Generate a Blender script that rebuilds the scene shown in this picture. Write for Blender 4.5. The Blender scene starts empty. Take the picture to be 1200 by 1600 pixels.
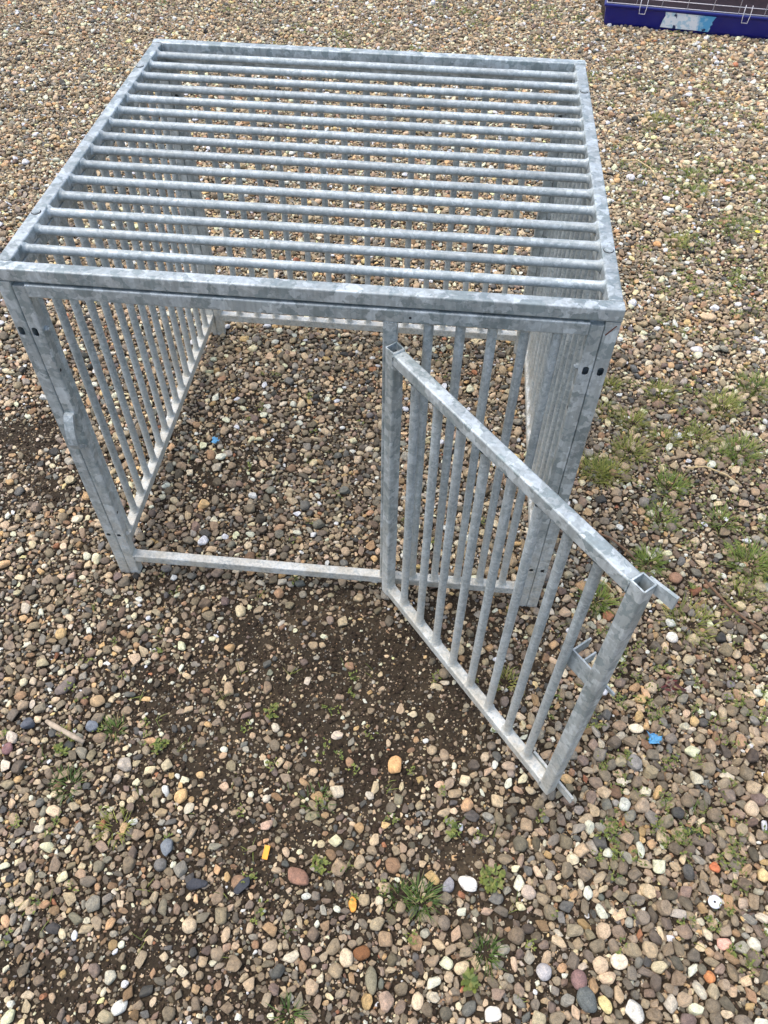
import bpy, bmesh, math, random
import numpy as np
from mathutils import Matrix, Vector, noise as mnoise

random.seed(7)
rng = np.random.default_rng(11)
scene = bpy.context.scene
COL = scene.collection
R = math.radians

# ------------------------------------------------------------------ camera
cam_d = bpy.data.cameras.new('camera')
cam = bpy.data.objects.new('camera', cam_d)
COL.objects.link(cam)
cr, cu, cf = Vector((.9954, .0956, .0109)), Vector((-.0809, .7696, .6334)), Vector((-.0521, .6313, -.7738))
cr.normalize(); cf = (cf - cr * cf.dot(cr)).normalized(); cu = cr.cross(cf)
m3 = Matrix((cr, cu, -cf)).transposed()
cam.matrix_world = Matrix.Translation((.7568, -1.0776, 1.6377)) @ m3.to_4x4()
cam_d.sensor_fit = 'VERTICAL'
cam_d.sensor_height = 36.0
cam_d.lens = 1226.84 / 1600 * 36.0
cam_d.clip_start = .05
cam_d.clip_end = 500
scene.camera = cam
scene.render.resolution_x, scene.render.resolution_y = 768, 1024

# ------------------------------------------------------------------ world, sun, exposure
SUN_EL, SUN_AZ = R(70), R(-85)      # azimuth: direction the light comes from, measured from +Y towards +X
world = bpy.data.worlds.new('World')
scene.world = world
world.use_nodes = True
wn = world.node_tree
sky = wn.nodes.new('ShaderNodeTexSky')
sky.sky_type = 'NISHITA'
sky.sun_disc = False
sky.sun_elevation = SUN_EL
sky.sun_rotation = SUN_AZ
sky.air_density = 1.0
sky.dust_density = 3.5
sky.ozone_density = 1.0
bg = wn.nodes['Background']
wn.links.new(sky.outputs[0], bg.inputs[0])
bg.inputs[1].default_value = .15
sun_d = bpy.data.lights.new('sun', 'SUN')
sun_d.energy = .55
sun_d.angle = R(50)
sun_d.color = (1, .96, .9)
sun = bpy.data.objects.new('sun', sun_d)
COL.objects.link(sun)
sd = Vector((math.sin(SUN_AZ) * math.cos(SUN_EL), math.cos(SUN_AZ) * math.cos(SUN_EL), math.sin(SUN_EL)))
sun.rotation_euler = sd.to_track_quat('Z', 'Y').to_euler()
scene.view_settings.view_transform = 'Standard'
scene.view_settings.look = 'None'
scene.view_settings.exposure = 1.2
scene.view_settings.gamma = 1
scene.view_settings.use_curve_mapping = False

# ------------------------------------------------------------------ helpers
def lin(r, g, b):
    f = lambda c: ((c / 255) / 12.92) if c / 255 <= .04045 else (((c / 255) + .055) / 1.055) ** 2.4
    return (f(r), f(g), f(b))

def tag(o, label=None, cat=None, group=None, kind=None):
    if label: o['label'] = label
    if cat: o['category'] = cat
    if group: o['group'] = group
    if kind: o['kind'] = kind
    return o

def link(name, me, mat=None, parent=None, loc=(0, 0, 0)):
    o = bpy.data.objects.new(name, me)
    COL.objects.link(o)
    if mat is not None and me is not None:
        if not me.materials: me.materials.append(mat)
    if parent is not None: o.parent = parent
    o.location = loc
    return o

def empty(name, loc):
    o = bpy.data.objects.new(name, None)
    COL.objects.link(o)
    o.location = loc
    o.empty_display_size = .1
    return o

class MB:
    """collects pieces of one mesh"""
    def __init__(s): s.v, s.f, s.sm, s.off = [], [], [], []
    def add(s, vs, fs, smooth=False, off=None):
        b = len(s.v)
        if off is None: off = (random.uniform(-9, 9), random.uniform(-9, 9), random.uniform(-9, 9))
        s.v += [tuple(v) for v in vs]
        s.off += [off] * len(vs)
        s.f += [tuple(b + i for i in f) for f in fs]
        s.sm += [smooth] * len(fs)
    def box(s, lo, hi, off=None):
        (a, b, c), (d, e, f) = lo, hi
        vs = [(a, b, c), (d, b, c), (d, e, c), (a, e, c), (a, b, f), (d, b, f), (d, e, f), (a, e, f)]
        s.add(vs, [(0, 3, 2, 1), (4, 5, 6, 7), (0, 1, 5, 4), (1, 2, 6, 5), (2, 3, 7, 6), (3, 0, 4, 7)], off=off)
    def prism(s, poly, axis, t0, t1, off=None, smooth=False):
        """poly: 2D points; extruded along axis (0,1,2) from t0 to t1; the points fill the other two axes in order"""
        def mk(p, t):
            q = list(p); q.insert(axis, t); return q
        n = len(poly)
        vs = [mk(p, t0) for p in poly] + [mk(p, t1) for p in poly]
        fs = [tuple(range(n)), tuple(range(2 * n - 1, n - 1, -1))] + [(i, n + i, n + (i + 1) % n, (i + 1) % n) for i in range(n)]
        s.add(vs, fs, off=off)
    def tube(s, axis, t0, t1, a0, a1, b0, b1, r=.0028, jit=0, cap0=True, cap1=True):
        """square tube with rounded edges; a/b are the extents on the two other axes in order"""
        pr = rounded(a0, a1, b0, b1, r)
        n = len(pr)
        def mk(p, t):
            q = list(p); q.insert(axis, t); return q
        nz = max(1, int(abs(t1 - t0) / .12))
        vs, fs = [], []
        for k in range(nz + 1):
            t = t0 + (t1 - t0) * k / nz
            vs += [mk(p, t) for p in pr]
        for k in range(nz):
            for i in range(n):
                j = (i + 1) % n
                fs.append((k * n + i, k * n + j, (k + 1) * n + j, (k + 1) * n + i))
        if cap0: fs.append(tuple(range(n))[::-1])
        if cap1: fs.append(tuple(range(nz * n, nz * n + n)))
        s.add(vs, fs)
    def cyl(s, c, axis, r, t0, t1, n=12, smooth=True):
        vs = []
        for t in (t0, t1):
            for i in range(n):
                a = 2 * math.pi * i / n
                q = [c[0] + r * math.cos(a), c[1] + r * math.sin(a)]
                q.insert(axis, t); vs.append(q)
        off = (random.uniform(-9, 9),) * 3
        b = len(s.v)
        s.add(vs, [(i, (i + 1) % n, n + (i + 1) % n, n + i) for i in range(n)], smooth, off)
        s.add(vs, [tuple(range(n))[::-1], tuple(range(n, 2 * n))], False, off)
    def path(s, pts, r, n=6, taper=None):
        """round rod through points"""
        pts = [Vector(p) for p in pts]
        vs, fs = [], []
        for k, p in enumerate(pts):
            d = (pts[min(k + 1, len(pts) - 1)] - pts[max(k - 1, 0)]).normalized()
            u = d.cross(Vector((0, 0, 1)))
            if u.length < .01: u = d.cross(Vector((1, 0, 0)))
            u.normalize(); w = d.cross(u)
            rr = r if taper is None else r * taper[k]
            for i in range(n):
                a = 2 * math.pi * i / n
                vs.append(p + u * rr * math.cos(a) + w * rr * math.sin(a))
        for k in range(len(pts) - 1):
            for i in range(n):
                j = (i + 1) % n
                fs.append((k * n + i, k * n + j, (k + 1) * n + j, (k + 1) * n + i))
        fs += [tuple(range(n))[::-1], tuple(range((len(pts) - 1) * n, len(pts) * n))]
        s.add(vs, fs, True)
    def mesh(s, name):
        me = bpy.data.meshes.new(name)
        me.from_pydata(s.v, [], s.f)
        me.polygons.foreach_set('use_smooth', s.sm)
        at = me.attributes.new('off', 'FLOAT_VECTOR', 'POINT')
        at.data.foreach_set('vector', np.array(s.off, 'f').ravel())
        bm = bmesh.new(); bm.from_mesh(me)
        bmesh.ops.recalc_face_normals(bm, faces=bm.faces)
        bm.to_mesh(me); bm.free()
        return me

def rounded(a0, a1, b0, b1, r, seg=3):
    out = []
    for cx, cy, st in ((a1 - r, b0 + r, -90), (a1 - r, b1 - r, 0), (a0 + r, b1 - r, 90), (a0 + r, b0 + r, 180)):
        for k in range(seg + 1):
            a = R(st + 90 * k / seg)
            out.append((cx + r * math.cos(a), cy + r * math.sin(a)))
    return out

# ------------------------------------------------------------------ materials
def mat(name):
    m = bpy.data.materials.new(name); m.use_nodes = True
    nt = m.node_tree
    return m, nt, nt.nodes['Principled BSDF']

def nd(nt, typ, **kw):
    n = nt.nodes.new(typ)
    for k, v in kw.items():
        if k in n.inputs.keys() if isinstance(k, str) else False: n.inputs[k].default_value = v
        else: setattr(n, k, v)
    return n

def ramp(nt, src, stops, interp='LINEAR'):
    n = nt.nodes.new('ShaderNodeValToRGB')
    n.color_ramp.interpolation = interp
    el = n.color_ramp.elements
    while len(el) < len(stops): el.new(.5)
    for e, (p, c) in zip(el, stops):
        e.position = p
        e.color = (c, c, c, 1) if isinstance(c, (int, float)) else (*c, 1)
    nt.links.new(src, n.inputs[0])
    return n

def mixc(nt, fac, a, b, blend='MIX'):
    n = nt.nodes.new('ShaderNodeMix'); n.data_type = 'RGBA'; n.blend_type = blend
    for sock, v in ((n.inputs[0], fac), (n.inputs[6], a), (n.inputs[7], b)):
        if isinstance(v, bpy.types.NodeSocket): nt.links.new(v, sock)
        elif isinstance(v, (int, float)): sock.default_value = v if sock == n.inputs[0] else (v, v, v, 1)
        else: sock.default_value = (*v, 1)
    return n.outputs[2]

def math_(nt, op, a, b=0.0, clamp=False):
    n = nt.nodes.new('ShaderNodeMath'); n.operation = op; n.use_clamp = clamp
    for sock, v in ((n.inputs[0], a), (n.inputs[1], b)):
        if isinstance(v, bpy.types.NodeSocket): nt.links.new(v, sock)
        else: sock.default_value = v
    return n.outputs[0]

def vadd(nt, a, b, op='ADD'):
    n = nt.nodes.new('ShaderNodeVectorMath'); n.operation = op
    for sock, v in ((n.inputs[0], a), (n.inputs[1], b)):
        if isinstance(v, bpy.types.NodeSocket): nt.links.new(v, sock)
        else: sock.default_value = v
    return n.outputs[0]

def bump(nt, h, strength, dist, bs):
    n = nt.nodes.new('ShaderNodeBump')
    n.inputs['Strength'].default_value = strength; n.inputs['Distance'].default_value = dist
    nt.links.new(h, n.inputs['Height']); nt.links.new(n.outputs[0], bs.inputs['Normal'])

def galvanised(name, cell=52, bright=1.0, dull=0.0, contrast=1.0):
    m, nt, bs = mat(name)
    tc = nd(nt, 'ShaderNodeTexCoord'); oi = nd(nt, 'ShaderNodeObjectInfo')
    at = nd(nt, 'ShaderNodeAttribute', attribute_name='off')
    rv = vadd(nt, oi.outputs['Random'], (37, 53, 71), 'MULTIPLY')
    co = vadd(nt, vadd(nt, tc.outputs['Object'], at.outputs['Vector']), rv)
    wz = nd(nt, 'ShaderNodeTexNoise', Scale=80.0, Detail=3.0)
    nt.links.new(co, wz.inputs['Vector'])
    wv = vadd(nt, vadd(nt, wz.outputs['Color'], (.5, .5, .5), 'SUBTRACT'), (.024, .024, .024), 'MULTIPLY')
    cw = vadd(nt, co, wv)
    vo = nd(nt, 'ShaderNodeTexVoronoi', feature='F1', Scale=float(cell)); nt.links.new(cw, vo.inputs['Vector'])
    vo2 = nd(nt, 'ShaderNodeTexVoronoi', feature='F1', Scale=float(cell * 2.1)); nt.links.new(cw, vo2.inputs['Vector'])
    sp = nd(nt, 'ShaderNodeSeparateColor'); nt.links.new(vo.outputs['Color'], sp.inputs[0])
    sp2 = nd(nt, 'ShaderNodeSeparateColor'); nt.links.new(vo2.outputs['Color'], sp2.inputs[0])
    val = math_(nt, 'ADD', math_(nt, 'MULTIPLY', sp.outputs[0], .68), math_(nt, 'MULTIPLY', sp2.outputs[0], .32))
    c = .62 * contrast
    mid = .365 * bright
    t1, t2, t3 = (mid * .89, mid * 1.0, mid * .985), (mid * (.89 - c * .42), mid * (1 - c * .38), mid * (.985 - c * .36)), (mid * (.89 + c * .60), mid * (1 + c * .64), mid * (.99 + c * .64))
    r1 = ramp(nt, val, [(0.0, t2), (.31, t2), (.35, t1), (.58, tuple(q * 1.06 for q in t1)), (.62, tuple((q + z) / 2 for q, z in zip(t1, t3))), (.74, t3), (1, tuple(q * 1.15 for q in t3))])
    cl = nd(nt, 'ShaderNodeTexNoise', Scale=9.0, Detail=5.0, Roughness=.6); nt.links.new(co, cl.inputs['Vector'])
    cr_ = ramp(nt, cl.outputs['Fac'], [(.3, .8), (.7, 1.12)])
    col = mixc(nt, 1.0, r1.outputs[0], cr_.outputs[0], 'MULTIPLY')
    # runs of zinc down the uprights, and each piece a little lighter or darker than the next
    st = nd(nt, 'ShaderNodeTexNoise', Scale=1.0, Detail=4.0); nt.links.new(vadd(nt, co, (150, 150, 7), 'MULTIPLY'), st.inputs['Vector'])
    col = mixc(nt, .8, col, ramp(nt, st.outputs['Fac'], [(.35, .84), (.65, 1.14)]).outputs[0], 'MULTIPLY')
    col = mixc(nt, 1.0, col, ramp(nt, oi.outputs['Random'], [(0, .9), (1, 1.08)]).outputs[0], 'MULTIPLY')
    # white zinc bloom and brown splash dirt near the ground
    geo = nd(nt, 'ShaderNodeNewGeometry'); sz = nd(nt, 'ShaderNodeSeparateXYZ'); nt.links.new(geo.outputs['Position'], sz.inputs[0])
    fn = nd(nt, 'ShaderNodeTexNoise', Scale=160.0, Detail=4.0, Roughness=.7); nt.links.new(co, fn.inputs['Vector'])
    low = nd(nt, 'ShaderNodeMapRange'); low.inputs[1].default_value = .02; low.inputs[2].default_value = .5
    low.inputs[3].default_value = 1; low.inputs[4].default_value = 0; nt.links.new(sz.outputs[2], low.inputs[0])
    lp = math_(nt, 'POWER', low.outputs[0], 1.6)
    fr = ramp(nt, fn.outputs['Fac'], [(.30, 0), (.60, 1)])
    blm = math_(nt, 'MULTIPLY', math_(nt, 'ADD', math_(nt, 'MULTIPLY', lp, .85), .10), fr.outputs[0], True)
    col = mixc(nt, blm, col, lin(206, 202, 188))
    dn = nd(nt, 'ShaderNodeTexNoise', Scale=26.0, Detail=6.0, Roughness=.65); nt.links.new(co, dn.inputs['Vector'])
    dr = ramp(nt, dn.outputs['Fac'], [(.42, 0), (.68, 1)])
    drt = math_(nt, 'MULTIPLY', math_(nt, 'MULTIPLY', lp, .62), dr.outputs[0], True)
    col = mixc(nt, drt, col, lin(162, 150, 124))
    nt.links.new(col, bs.inputs['Base Color'])
    met = math_(nt, 'MULTIPLY', math_(nt, 'SUBTRACT', .42 - dull * .3, blm), 1.0, True)
    nt.links.new(met, bs.inputs['Metallic'])
    rr = ramp(nt, sp.outputs[1], [(0, .42 + dull * .1), (1, .62 + dull * .1)])
    nt.links.new(rr.outputs[0], bs.inputs['Roughness'])
    hh = math_(nt, 'ADD', math_(nt, 'MULTIPLY', fn.outputs['Fac'], .5), cl.outputs['Fac'])
    bump(nt, hh, .35, .0012, bs)
    return m

M_GALV = galvanised('galvanised_steel')
M_BAR = galvanised('galvanised_bar', cell=130, bright=1.04, dull=.5, contrast=.6)
M_DULL = galvanised('galvanised_dull', cell=70, bright=.95, dull=.6, contrast=.7)

def plain(name, rgb, rough=.6, metal=0, nscale=0, namp=.2, spec=.5, bmp=0):
    m, nt, bs = mat(name)
    bs.inputs['Roughness'].default_value = rough; bs.inputs['Metallic'].default_value = metal
    bs.inputs['Specular IOR Level'].default_value = spec
    if nscale:
        tc = nd(nt, 'ShaderNodeTexCoord'); n = nd(nt, 'ShaderNodeTexNoise', Scale=float(nscale), Detail=5.0)
        nt.links.new(tc.outputs['Object'], n.inputs['Vector'])
        rp = ramp(nt, n.outputs['Fac'], [(.25, tuple(c * (1 - namp) for c in rgb)), (.75, tuple(min(1, c * (1 + namp)) for c in rgb))])
        nt.links.new(rp.outputs[0], bs.inputs['Base Color'])
        if bmp: bump(nt, n.outputs['Fac'], .5, bmp, bs)
    else: bs.inputs['Base Color'].default_value = (*rgb, 1)
    return m

M_RUST = plain('rust', lin(95, 52, 38), .9, 0, 300, .3)
M_HOLE = plain('hole_shadowed_metal', (.02, .02, .022), .8)  # near-black colour stands in for the shade inside the small holes

def pebble_material(name, source):
    m, nt, bs = mat(name)
    tc = nd(nt, 'ShaderNodeTexCoord'); oi = nd(nt, 'ShaderNodeObjectInfo')
    if source == 'instancer':
        at = nd(nt, 'ShaderNodeAttribute', attribute_name='col', attribute_type='INSTANCER'); base = at.outputs['Color']
    else: base = oi.outputs['Color']
    co = vadd(nt, tc.outputs['Object'], vadd(nt, oi.outputs['Random'], (91, 57, 73), 'MULTIPLY'))
    sc = 1.0 if source == 'instancer' else 60.0
    n1 = nd(nt, 'ShaderNodeTexNoise', Scale=1.5 * sc, Detail=6.0, Roughness=.65); nt.links.new(co, n1.inputs['Vector'])
    n2 = nd(nt, 'ShaderNodeTexNoise', Scale=7.0 * sc, Detail=4.0, Roughness=.7); nt.links.new(co, n2.inputs['Vector'])
    a = ramp(nt, n1.outputs['Fac'], [(.28, (.62, .60, .56)), (.5, (1, 1, 1)), (.72, (1.42, 1.34, 1.2))])
    b = ramp(nt, n2.outputs['Fac'], [(.3, .6), (.5, 1.0), (.7, 1.3)])
    col = mixc(nt, 1, mixc(nt, 1, base, a.outputs[0], 'MULTIPLY'), b.outputs[0], 'MULTIPLY')
    nt.links.new(col, bs.inputs['Base Color'])
    rr = ramp(nt, n2.outputs['Fac'], [(.3, .62), (.7, .88)])
    nt.links.new(rr.outputs[0], bs.inputs['Roughness'])
    bs.inputs['Specular IOR Level'].default_value = .22
    bump(nt, n2.outputs['Fac'], .45, .06 if source == 'instancer' else .0008, bs)
    return m
M_PEB = pebble_material('pebble', 'instancer')
M_STONE = pebble_material('single_stone', 'object')

# ------------------------------------------------------------------ ground
PATCH = [(0.64, -0.24, 0.27, 0.19, 1.0), (0.43, -0.16, 0.24, 0.11, .75), (0.78, -0.41, 0.17, 0.12, .72), (0.48, -0.53, 0.22, 0.09, .72), (0.33, -0.38, 0.18, 0.10, .8), (0.16, -0.33, 0.16, 0.10, .6), (0.55, -0.66, 0.2, 0.07, .6),
         (-0.45, 0.42, 0.10, 0.09, 1.0), (-0.30, 0.25, 0.09, 0.06, .85), (1.51, 0.37, 0.18, 0.13, .72), (1.35, 0.18, 0.13, 0.09, .7), (1.22, -0.01, 0.09, 0.09, .55),
         (1.23, -0.15, 0.04, 0.04, .95), (0.32, 0.63, 0.18, 0.12, .6), (0.17, 0.45, 0.11, 0.15, .6), (0.17, -0.88, 0.14, 0.05, .72), (0.29, -0.83, 0.09, 0.04, .7),  # first entry: dark bare earth put in for the shadow near the hook
         (0.47, -0.89, 0.09, 0.04, .55), (0.87, -0.60, 0.08, 0.04, .8), (0.91, -0.73, 0.08, 0.035, .65), (1.51, 1.70, 0.08, 0.09, .9), (1.87, 1.46, 0.10, 0.16, .75),
         (0.36, -0.04, 0.32, 0.07, .45), (1.59, 0.23, 0.12, 0.09, .72), (1.56, -0.10, 0.07, 0.05, .6), (0.68, -0.06, 0.10, 0.08, .7), (0.91, -0.09, 0.10, 0.10, .75),  # first entry: earth bared to imitate the shade below the front rail
         (1.36, .55, .16, .14, .5), (1.45, .75, .2, .12, .35), (1.85, 1.75, .2, .2, .45), (-1.67, 3.61, 0.28, 0.18, .5), (-0.58, 3.90, 0.22, 0.12, .5), (0.87, 4.09, 0.44, 0.12, .4)]  # far-edge entries: thinned stones darken the ground in place of shadows

def wob(x, y, s, k):
    return (np.sin(x * s * 1.0 + 1.3 * k) * np.cos(y * s * 1.17 + 2.1 * k) + .6 * np.sin(x * s * 2.3 + y * s * 1.9 + k * 4.7) + .4 * np.sin(-x * s * 4.1 + y * s * 3.7 + k)) / 2

def bare(x, y):
    """0 = fully covered with stones, 1 = bare earth"""
    x = np.asarray(x, float); y = np.asarray(y, float)
    xx = x + .05 * wob(x, y, 14, 1) + .02 * wob(x, y, 41, 5); yy = y + .05 * wob(x, y, 14, 2) + .02 * wob(x, y, 41, 7)
    b = np.zeros_like(x)
    for cx, cy, rx, ry, s in PATCH:
        d = np.sqrt(((xx - cx) / rx) ** 2 + ((yy - cy) / ry) ** 2) * .72
        b = np.maximum(b, s * .68 * np.clip(1.55 - d, 0, 1) ** .75)
    near = np.clip((1.2 - y) / .8, 0, 1)
    return np.clip(b + near * (.26 + .36 * np.clip(wob(x, y, 17, 9) + .15, 0, 1)) * np.clip((1.3 - x - .5 * y) / .5, .3, 1), 0, 1)

def hgt(x, y):
    x = np.asarray(x, float); y = np.asarray(y, float)
    return -.009 + .005 * wob(x, y, 5, 3) + .0025 * wob(x, y, 23, 4) - .004 * bare(x, y)

def soil_material():
    m, nt, bs = mat('earth_and_grit')
    tc = nd(nt, 'ShaderNodeTexCoord'); co = tc.outputs['Object']
    n1 = nd(nt, 'ShaderNodeTexNoise', Scale=6.0, Detail=6.0, Roughness=.6); nt.links.new(co, n1.inputs['Vector'])
    n2 = nd(nt, 'ShaderNodeTexNoise', Scale=140.0, Detail=6.0, Roughness=.75); nt.links.new(co, n2.inputs['Vector'])
    soil = ramp(nt, n1.outputs['Fac'], [(.3, lin(44, 37, 27)), (.55, lin(60, 51, 38)), (.78, lin(86, 74, 56))])
    s2 = ramp(nt, n2.outputs['Fac'], [(.3, .5), (.55, 1), (.75, 1.5)])
    col = mixc(nt, 1, soil.outputs[0], s2.outputs[0], 'MULTIPLY')
    vo = nd(nt, 'ShaderNodeTexVoronoi', Scale=330.0); nt.links.new(co, vo.inputs['Vector'])
    sp = nd(nt, 'ShaderNodeSeparateColor'); nt.links.new(vo.outputs['Color'], sp.inputs[0])
    chip = math_(nt, 'MULTIPLY', ramp(nt, sp.outputs[0], [(.92, 0), (.94, 1)]).outputs[0], ramp(nt, vo.outputs['Distance'], [(.35, 1), (.5, 0)]).outputs[0])
    cc = ramp(nt, sp.outputs[1], [(0, lin(100, 90, 78)), (.6, lin(160, 138, 112)), (1, lin(205, 195, 178))])
    col = mixc(nt, chip, col, cc.outputs[0])
    # beyond the laid stones the gravel is too far off to pick apart
    at = nd(nt, 'ShaderNodeAttribute', attribute_name='far')
    v3 = nd(nt, 'ShaderNodeTexVoronoi', Scale=48.0); nt.links.new(co, v3.inputs['Vector'])
    s3 = nd(nt, 'ShaderNodeSeparateColor'); nt.links.new(v3.outputs['Color'], s3.inputs[0])
    gcol = ramp(nt, s3.outputs[0], [(0, lin(90, 80, 70)), (.3, lin(130, 115, 98)), (.6, lin(165, 144, 118)), (.85, lin(180, 160, 135)), (1, lin(215, 205, 188))])
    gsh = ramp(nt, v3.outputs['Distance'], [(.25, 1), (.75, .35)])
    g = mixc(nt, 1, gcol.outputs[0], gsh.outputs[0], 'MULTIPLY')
    col = mixc(nt, at.outputs['Fac'], col, g)
    nt.links.new(col, bs.inputs['Base Color'])
    bs.inputs['Roughness'].default_value = .9; bs.inputs['Specular IOR Level'].default_value = .25
    hh = math_(nt, 'ADD', math_(nt, 'MULTIPLY', n2.outputs['Fac'], 1.0), math_(nt, 'MULTIPLY', chip, .5))
    bump(nt, hh, .9, .004, bs)
    return m

def axis_lines(lo, hi, step, far):
    core = list(np.arange(lo, hi + 1e-6, step))
    out, d, g = [], step, []
    p = hi
    while p < far:
        d *= 1.5; p += d; out.append(p)
    q, d = lo, step
    while q > -far:
        d *= 1.5; q -= d; g.append(q)
    return np.array(g[::-1] + core + out)
gx, gy = axis_lines(-2.6, 3.2, .025, 120), axis_lines(-1.7, 5.2, .025, 120)
X, Y = np.meshgrid(gx, gy)
inz = (X > -3) & (X < 3.6) & (Y > -2.1) & (Y < 5.6)
Z = np.where(inz, hgt(X, Y), -.006)
nx, ny = len(gx), len(gy)
gme = bpy.data.meshes.new('ground')
idx = np.arange(nx * ny).reshape(ny, nx)
quads = np.stack([idx[:-1, :-1], idx[:-1, 1:], idx[1:, 1:], idx[1:, :-1]], -1).reshape(-1, 4)
gme.from_pydata(np.stack([X, Y, Z], -1).reshape(-1, 3).tolist(), [], quads.tolist())
gme.polygons.foreach_set('use_smooth', np.ones(len(quads), bool))
def zone_l(y): return -.31 - .418 * y - .25
def zone_r(y): return 1.61 + .21 * y + .25
Y0, Y1 = -1.3, 4.85
farv = np.clip(np.maximum.reduce([zone_l(Y) - X, X - zone_r(Y), Y - Y1, Y0 - Y]) / .12 + .6, 0, 1)
fa = gme.attributes.new('far', 'FLOAT', 'POINT'); fa.data.foreach_set('value', farv.ravel().astype('f'))
tag(link('ground', gme, soil_material()), kind='structure')

# ------------------------------------------------------------------ stone shapes
def rock_mesh(name, seed, sub=3, dims=(1, 1, 1), angular=.5, rough=.06, material=M_PEB):
    rs = random.Random(seed)
    bm = bmesh.new()
    bmesh.ops.create_icosphere(bm, subdivisions=sub, radius=1)
    planes = []
    nh = rs.randint(3, 6); a0 = rs.uniform(0, 6.28)
    for k in range(nh):                                   # sides
        an_ = a0 + 6.283 * (k + rs.uniform(-.32, .32)) / nh
        planes.append((Vector((math.cos(an_), math.sin(an_), rs.gauss(0, .22))).normalized(), rs.uniform(.93 - .56 * angular, .97 - .26 * angular)))
    for _ in range(rs.randint(2, 4)):                     # chipped corners and flat tops
        planes.append((Vector((rs.gauss(0, .6), rs.gauss(0, .6), 1)).normalized(), rs.uniform(.92 - .45 * angular, .95 - .1 * angular)))
    planes.append((Vector((rs.gauss(0, .3), rs.gauss(0, .3), -1)).normalized(), rs.uniform(.6, .9)))
    o = Vector((rs.uniform(0, 50), rs.uniform(0, 50), rs.uniform(0, 50)))
    for v in bm.verts:
        p = v.co.copy()
        p *= 1 + .16 * mnoise.noise(p * .9 + o)
        for n, d in planes:
            e = p.dot(n) - d
            if e > 0: p -= n * e * (.7 + .3 * angular)
        p *= 1 + rough * mnoise.noise(p * 2.6 + o * 2) + rough * .4 * mnoise.noise(p * 6 + o)
        v.co = p
    bmesh.ops.smooth_vert(bm, verts=bm.verts, factor=.5, use_axis_x=True, use_axis_y=True, use_axis_z=True)
    me = bpy.data.meshes.new(name)
    for f in bm.faces: f.smooth = True
    bm.to_mesh(me); bm.free()
    co = np.empty(len(me.vertices) * 3, 'f'); me.vertices.foreach_get('co', co); co = co.reshape(-1, 3)
    c = (co.max(0) + co.min(0)) / 2; h = (co.max(0) - co.min(0)) / 2
    co = (co - c) / h * np.array(dims)
    me.vertices.foreach_set('co', co.ravel()); me.update()
    me.materials.append(material)
    return me

tmpl = bpy.data.collections.new('gravel_shapes')
NT = 18
for k in range(NT):
    me = rock_mesh('gravel_shape', 100 + k, 3 if k < 14 else 2, (1, 1, 1), [.5, .8, .95, 1.0, .9][k % 5], .05)
    tmpl.objects.link(bpy.data.objects.new('gravel_shape_%02d' % k, me))

# palette (sRGB of the stones themselves) and its shares
PAL = [((138, 125, 108), 24), ((160, 143, 122), 17), ((120, 112, 102), 15), ((150, 146, 140), 9), ((182, 160, 134), 14), ((206, 188, 160), 11),
       ((224, 215, 198), 9), ((180, 146, 110), 4), ((150, 120, 95), 4), ((144, 124, 112), 4), ((104, 105, 106), 5), ((118, 104, 98), 4), ((200, 166, 116), 3), ((84, 84, 86), 2), ((162, 108, 78), .5)]
PW = np.array([w for _, w in PAL], float); PW /= PW.sum()
PC = np.array([lin(*c) for c, _ in PAL])
PC = (PC * .80 + PC.mean(1, keepdims=True) * .20) * np.array([1.07, 1.02, .86])

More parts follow.
